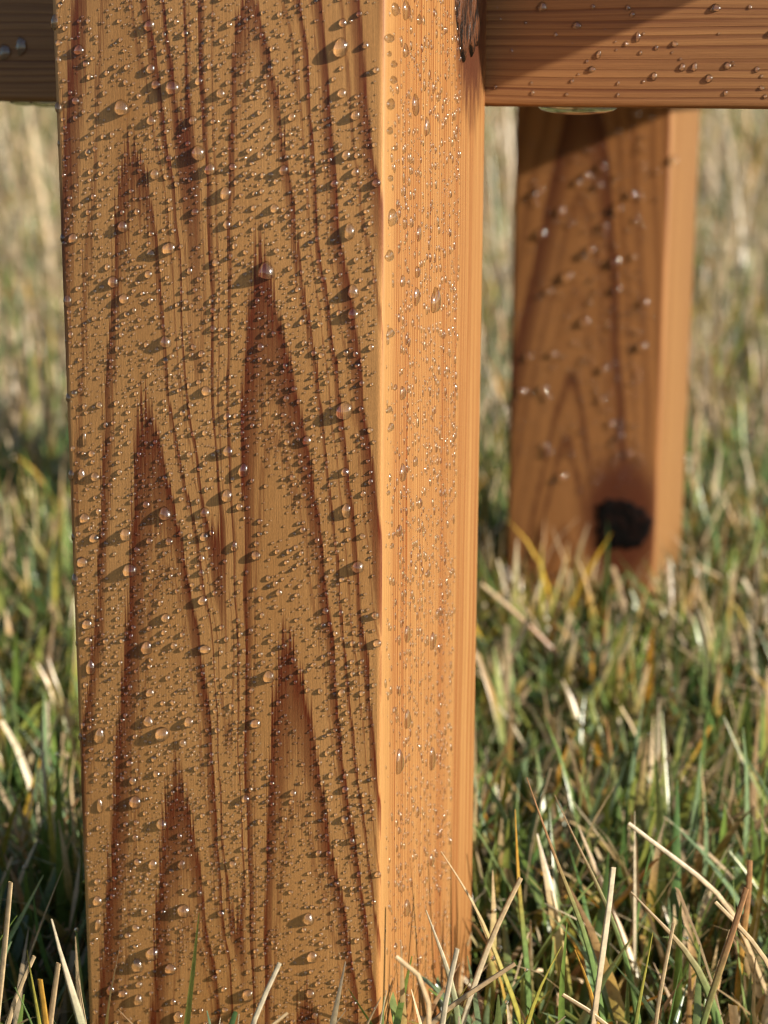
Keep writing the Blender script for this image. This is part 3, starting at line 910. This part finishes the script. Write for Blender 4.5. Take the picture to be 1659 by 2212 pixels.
ST, ST2, PALE, OR, YG, GR, DG, BR = (0.70, 0.53, 0.31), (0.58, 0.42, 0.24), (0.78, 0.68, 0.49), (0.60, 0.34, 0.06), (0.44, 0.40, 0.08), (0.19, 0.30, 0.095), (0.075, 0.14, 0.055), (0.46, 0.25, 0.12)
def q6(L): return [(829 + x / 2, 1474 + y / 2) for x, y in L]
def q4(L): return [(829 + x / 2, 737 + y / 2) for x, y in L]
BL = [
 (q6([(600,845),(470,1100),(340,1474)]), .46, 14, ST, PALE, 'long pale straw stalk leaning right across the foot of the near leg', True),
 (q6([(625,410),(700,630),(790,870),(900,1120)]), .47, 11, BR, GR, 'green blade with a long brown tip right of the near leg', False),
 (q6([(745,485),(840,700),(950,900),(1080,1260)]), .475, 10, ST2, GR, 'thin green blade with tan tip beside the brown tipped blade', False),
 (q6([(1000,800),(985,950),(950,1200),(910,1474)]), .42, 17, PALE, ST2, 'stout upright pale straw with rounded top right of the near leg', True),
 (q6([(1065,610),(1260,760),(1500,930)]), .50, 12, PALE, ST, 'pale straw lying across the blades, sloping down to the right', True),
 (q6([(1075,905),(1150,990),(1280,1110),(1400,1270)]), .465, 18, ST2, GR, 'broad green blade with tan edged tip sloping down to the right', False),
 (q6([(1575,890),(1500,1130),(1380,1474)]), .44, 16, BR, GR, 'green blade with brown tip rising to the right of the lawn', True),
 (q6([(255,730),(420,980),(500,1200),(610,1470)]), .468, 11, ST, YG, 'thin tan blade arching over the narrow face of the near leg', False),
 (q6([(190,985),(250,1150),(310,1300),(330,1474)]), .455, 17, PALE, GR, 'whitish green pointed blade in front of the narrow face of the near leg', False),
 (q6([(60,1185),(150,1188),(222,1200),(212,1330),(205,1474)]), .375, 13, ST, ST2, 'blurred straw bent at a right angle before the narrow leg face', True),
 (q6([(325,1150),(280,1330),(255,1474)]), .41, 14, PALE, ST, 'short upright straw crossing the whitish blade by the leg', True),
 (q6([(575,1215),(400,1330),(180,1474)]), .44, 14, ST2, ST2, 'flat brown straw lying at the foot of the near leg', True),
 (q6([(775,1140),(720,1240),(655,1360)]), .45, 15, YG, YG, 'short yellow green blade pointing up and right', False),
 (q6([(832,1155),(870,1240),(915,1360)]), .45, 17, OR, OR, 'short orange yellow blade beside the yellow green one', False),
 (q6([(575,550),(590,900),(630,1250)]), .50, 14, OR, GR, 'upright green blade with an orange tip near the leg', False),
 (q6([(968,160),(985,300),(1040,700)]), .56, 19, BR, GR, 'broad bluish green blade with brown tip in the middle lawn', False),
 (q6([(1260,1040),(1230,1200),(1195,1360)]), .45, 10, ST, ST2, 'thin tan straw standing in the right foreground', True),
 (q6([(780,1350),(900,1420),(1010,1480)]), .42, 14, ST, ST2, 'short straw lying low in the right foreground', True),
 (q6([(1590,770),(1590,900),(1560,1090)]), .50, 15, BR, OR, 'upright brown tipped orange blade at the right', True),
 (q6([(1440,950),(1550,1060),(1680,1200)]), .46, 12, ST, ST2, 'tan straw sloping down at the far right', True),
 (q6([(1420,190),(1340,330),(1220,520)]), .58, 16, OR, YG, 'yellow blade leaning right in the blurred lawn', True),
 (q6([(1250,350),(1300,420),(1370,510)]), .60, 13, PALE, ST2, 'pale wet straw tip in the blurred lawn', True),
 (q6([(1170,1080),(1150,1200),(1100,1420)]), .44, 12, YG, GR, 'yellow green serrated blade in the right foreground', False),
 (q6([(1130,530),(1240,620),(1330,690)]), .56, 12, ST2, ST2, 'dull straw crossing the blurred lawn', True),
 (q6([(1640,20),(1650,110),(1659,240)]), .60, 16, PALE, GR, 'pale tipped blade at the right edge of the lawn', False),
 (q6([(20,1330),(5,1400),(-15,1474)]), .40, 10, PALE, PALE, 'small white blade tip at the corner of the near leg', False),
 (q6([(-5,1360),(-40,1410),(-80,1474)]), .40, 14, ST2, ST2, 'folded tan blade tip at the corner of the near leg', False),
 (q4([(865,700),(870,850),(885,1060)]), .86, 15, (0.45,0.30,0.2), ST2, 'upright reddish straw in front of the far leg', True),
 (q4([(885,920),(960,975),(1060,1050)]), .88, 13, ST2, ST2, 'broken straw leaning off the upright one by the far leg', True),
 (q4([(600,740),(530,810),(465,880)]), .78, 15, PALE, YG, 'pale straw tip left of the far leg', True),
 (q4([(430,1050),(560,1160),(640,1230),(840,1440)]), .64, 14, ST, BR, 'long straw stalk slanting down from the near leg towards the lawn', True),
 (q4([(1375,1160),(1420,1310),(1445,1480)]), .62, 16, PALE, YG, 'pale arching blade tip in the middle of the right lawn', False),
 (q4([(905,1350),(905,1420),(915,1500)]), .60, 16, OR, OR, 'upright orange blade stub in the middle lawn', True),
 (q4([(690,1040),(660,1120),(640,1240)]), .80, 18, PALE, OR, 'pale stub with yellow stem before the far leg', True),
 (q4([(880,1080),(900,1180),(930,1300)]), .80, 14, OR, YG, 'yellow blade before the far leg foot', False),
 (q4([(1215,930),(1190,1010),(1150,1100)]), .85, 15, OR, GR, 'yellow green blade at the corner of the far leg', False),
 (q4([(1560,1030),(1610,1120),(1660,1230)]), .70, 17, PALE, ST, 'bright straw leaning left at the right edge', True),
 (q4([(1225,600),(1255,720),(1285,830)]), .95, 13, PALE, ST, 'pale straw leaning on the bright side of the far leg', True),
 ([(27,1905),(18,2010),(2,2160),(-10,2260)], .42, 16, ST, ST, 'upright cut straw at the left with a square top', True),
 ([(115,1985),(135,2070),(165,2160),(190,2230)], .405, 26, PALE, GR, 'broad pale pointed blade left of the near leg', False),
 ([(62,2052),(72,2120),(92,2215)], .41, 14, YG, YG, 'yellow green pointed blade at the left foreground', False),
 ([(36,2132),(60,2180),(85,2225)], .40, 13, GR, GR, 'green blade tip at the left foreground', False),
 ([(78,2065),(40,2140),(15,2215)], .42, 12, ST, ST, 'tan straw leaning right behind the yellow green blade', True),
 ([(130,2080),(122,2140),(108,2220)], .415, 16, ST2, ST2, 'upright tan blade between the pale blades left of the leg', True),
 ([(165,2075),(175,2130),(192,2215)], .42, 9, ST, ST, 'thin tan blade close to the left side of the near leg', False),
 ([(90,2115),(97,2160),(105,2220)], .415, 17, OR, YG, 'orange tipped stub in the left foreground', True),
 ([(608,2080),(575,2150),(538,2225)], .40, 13, PALE, PALE, 'pale straw standing before the wide face of the near leg', True),
 ([(625,2188),(590,2205),(555,2225)], .40, 12, ST, ST, 'short straw lying before the wide face of the near leg', True),
 ([(520,2190),(514,2225)], .40, 10, PALE, PALE, 'tiny straw tip before the wide face of the near leg', False),
 ([(480,2198),(472,2230)], .40, 10, PALE, GR, 'small forked green tip before the wide face of the near leg', False),
 ([(180,1878),(120,1915),(50,1985),(10,2010)], .60, 11, BR, BR, 'shaded brown straw leaning on the left side of the near leg', True),
 ([(172,1725),(110,1830),(50,1960)], .60, 9, BR, DG, 'dark stem slanting behind the left side of the near leg', True),
 ([(45,1570),(90,1630),(150,1720)], .72, 13, DG, DG, 'dark green blade slanting left of the near leg', False),
 ([(115,1368),(60,1420),(0,1480)], .80, 18, (0.45,0.42,0.14), GR, 'long yellow green blade leaning right, left of the near leg', False),
]
for pts, Y, wpx, c0, c1, lab, bl in BL:
    ribbon('grass_blade', pts, Y, wpx, c0, c1, lab, None, bl)

# dew on the lawn
V4 = near4.reshape(-1, 6, 3, 3)
sel = rng.choice(len(V4), 1700, replace=False)
ctr = V4[sel, rng.integers(2, 6, 1700), 1]
V5 = front4.reshape(-1, 7, 3, 3)
sel = rng.choice(len(V5), 600, replace=False)
ctr = np.concatenate([ctr, V5[sel, rng.integers(2, 7, 600), 1]])
rad = rng.uniform(0.0003, 0.0009, 2300)
nu, nv = 8, 5
sph = []
for j in range(nv + 1):
    for i in range(nu):
        a, b = 2 * math.pi * i / nu, math.pi * j / nv
        sph.append((math.sin(b) * math.cos(a), math.sin(b) * math.sin(a), math.cos(b)))
sph = np.array(sph)
qd = np.array([(j * nu + i, j * nu + (i + 1) % nu, (j + 1) * nu + (i + 1) % nu, (j + 1) * nu + i) for j in range(nv) for i in range(nu)])
DV = (ctr[:, None] + rad[:, None, None] * sph[None]).reshape(-1, 3)
DQ = (np.arange(2300)[:, None, None] * len(sph) + qd[None]).reshape(-1, 4)
# poles: keep the first ring from collapsing into one point
big_dew = big_mesh('grass_dew', DV + np.repeat(rng.normal(0, 1e-7, (len(DV), 1)), 3, 1), DQ, M_WATER)
tag(big_dew, 'tiny dew beads glinting on the grass blades', 'dew', kind='stuff')

# ------------------------------------------------------------------ metres to scene units (millimetres)
from mathutils import Matrix
done = set()
for o in scene.objects:
    if o.type in ('MESH', 'EMPTY'):
        o.location = Vector(o.location) * S
    if o.type == 'MESH' and o.data.name not in done:
        done.add(o.data.name)
        o.data.transform(Matrix.Scale(S, 4))
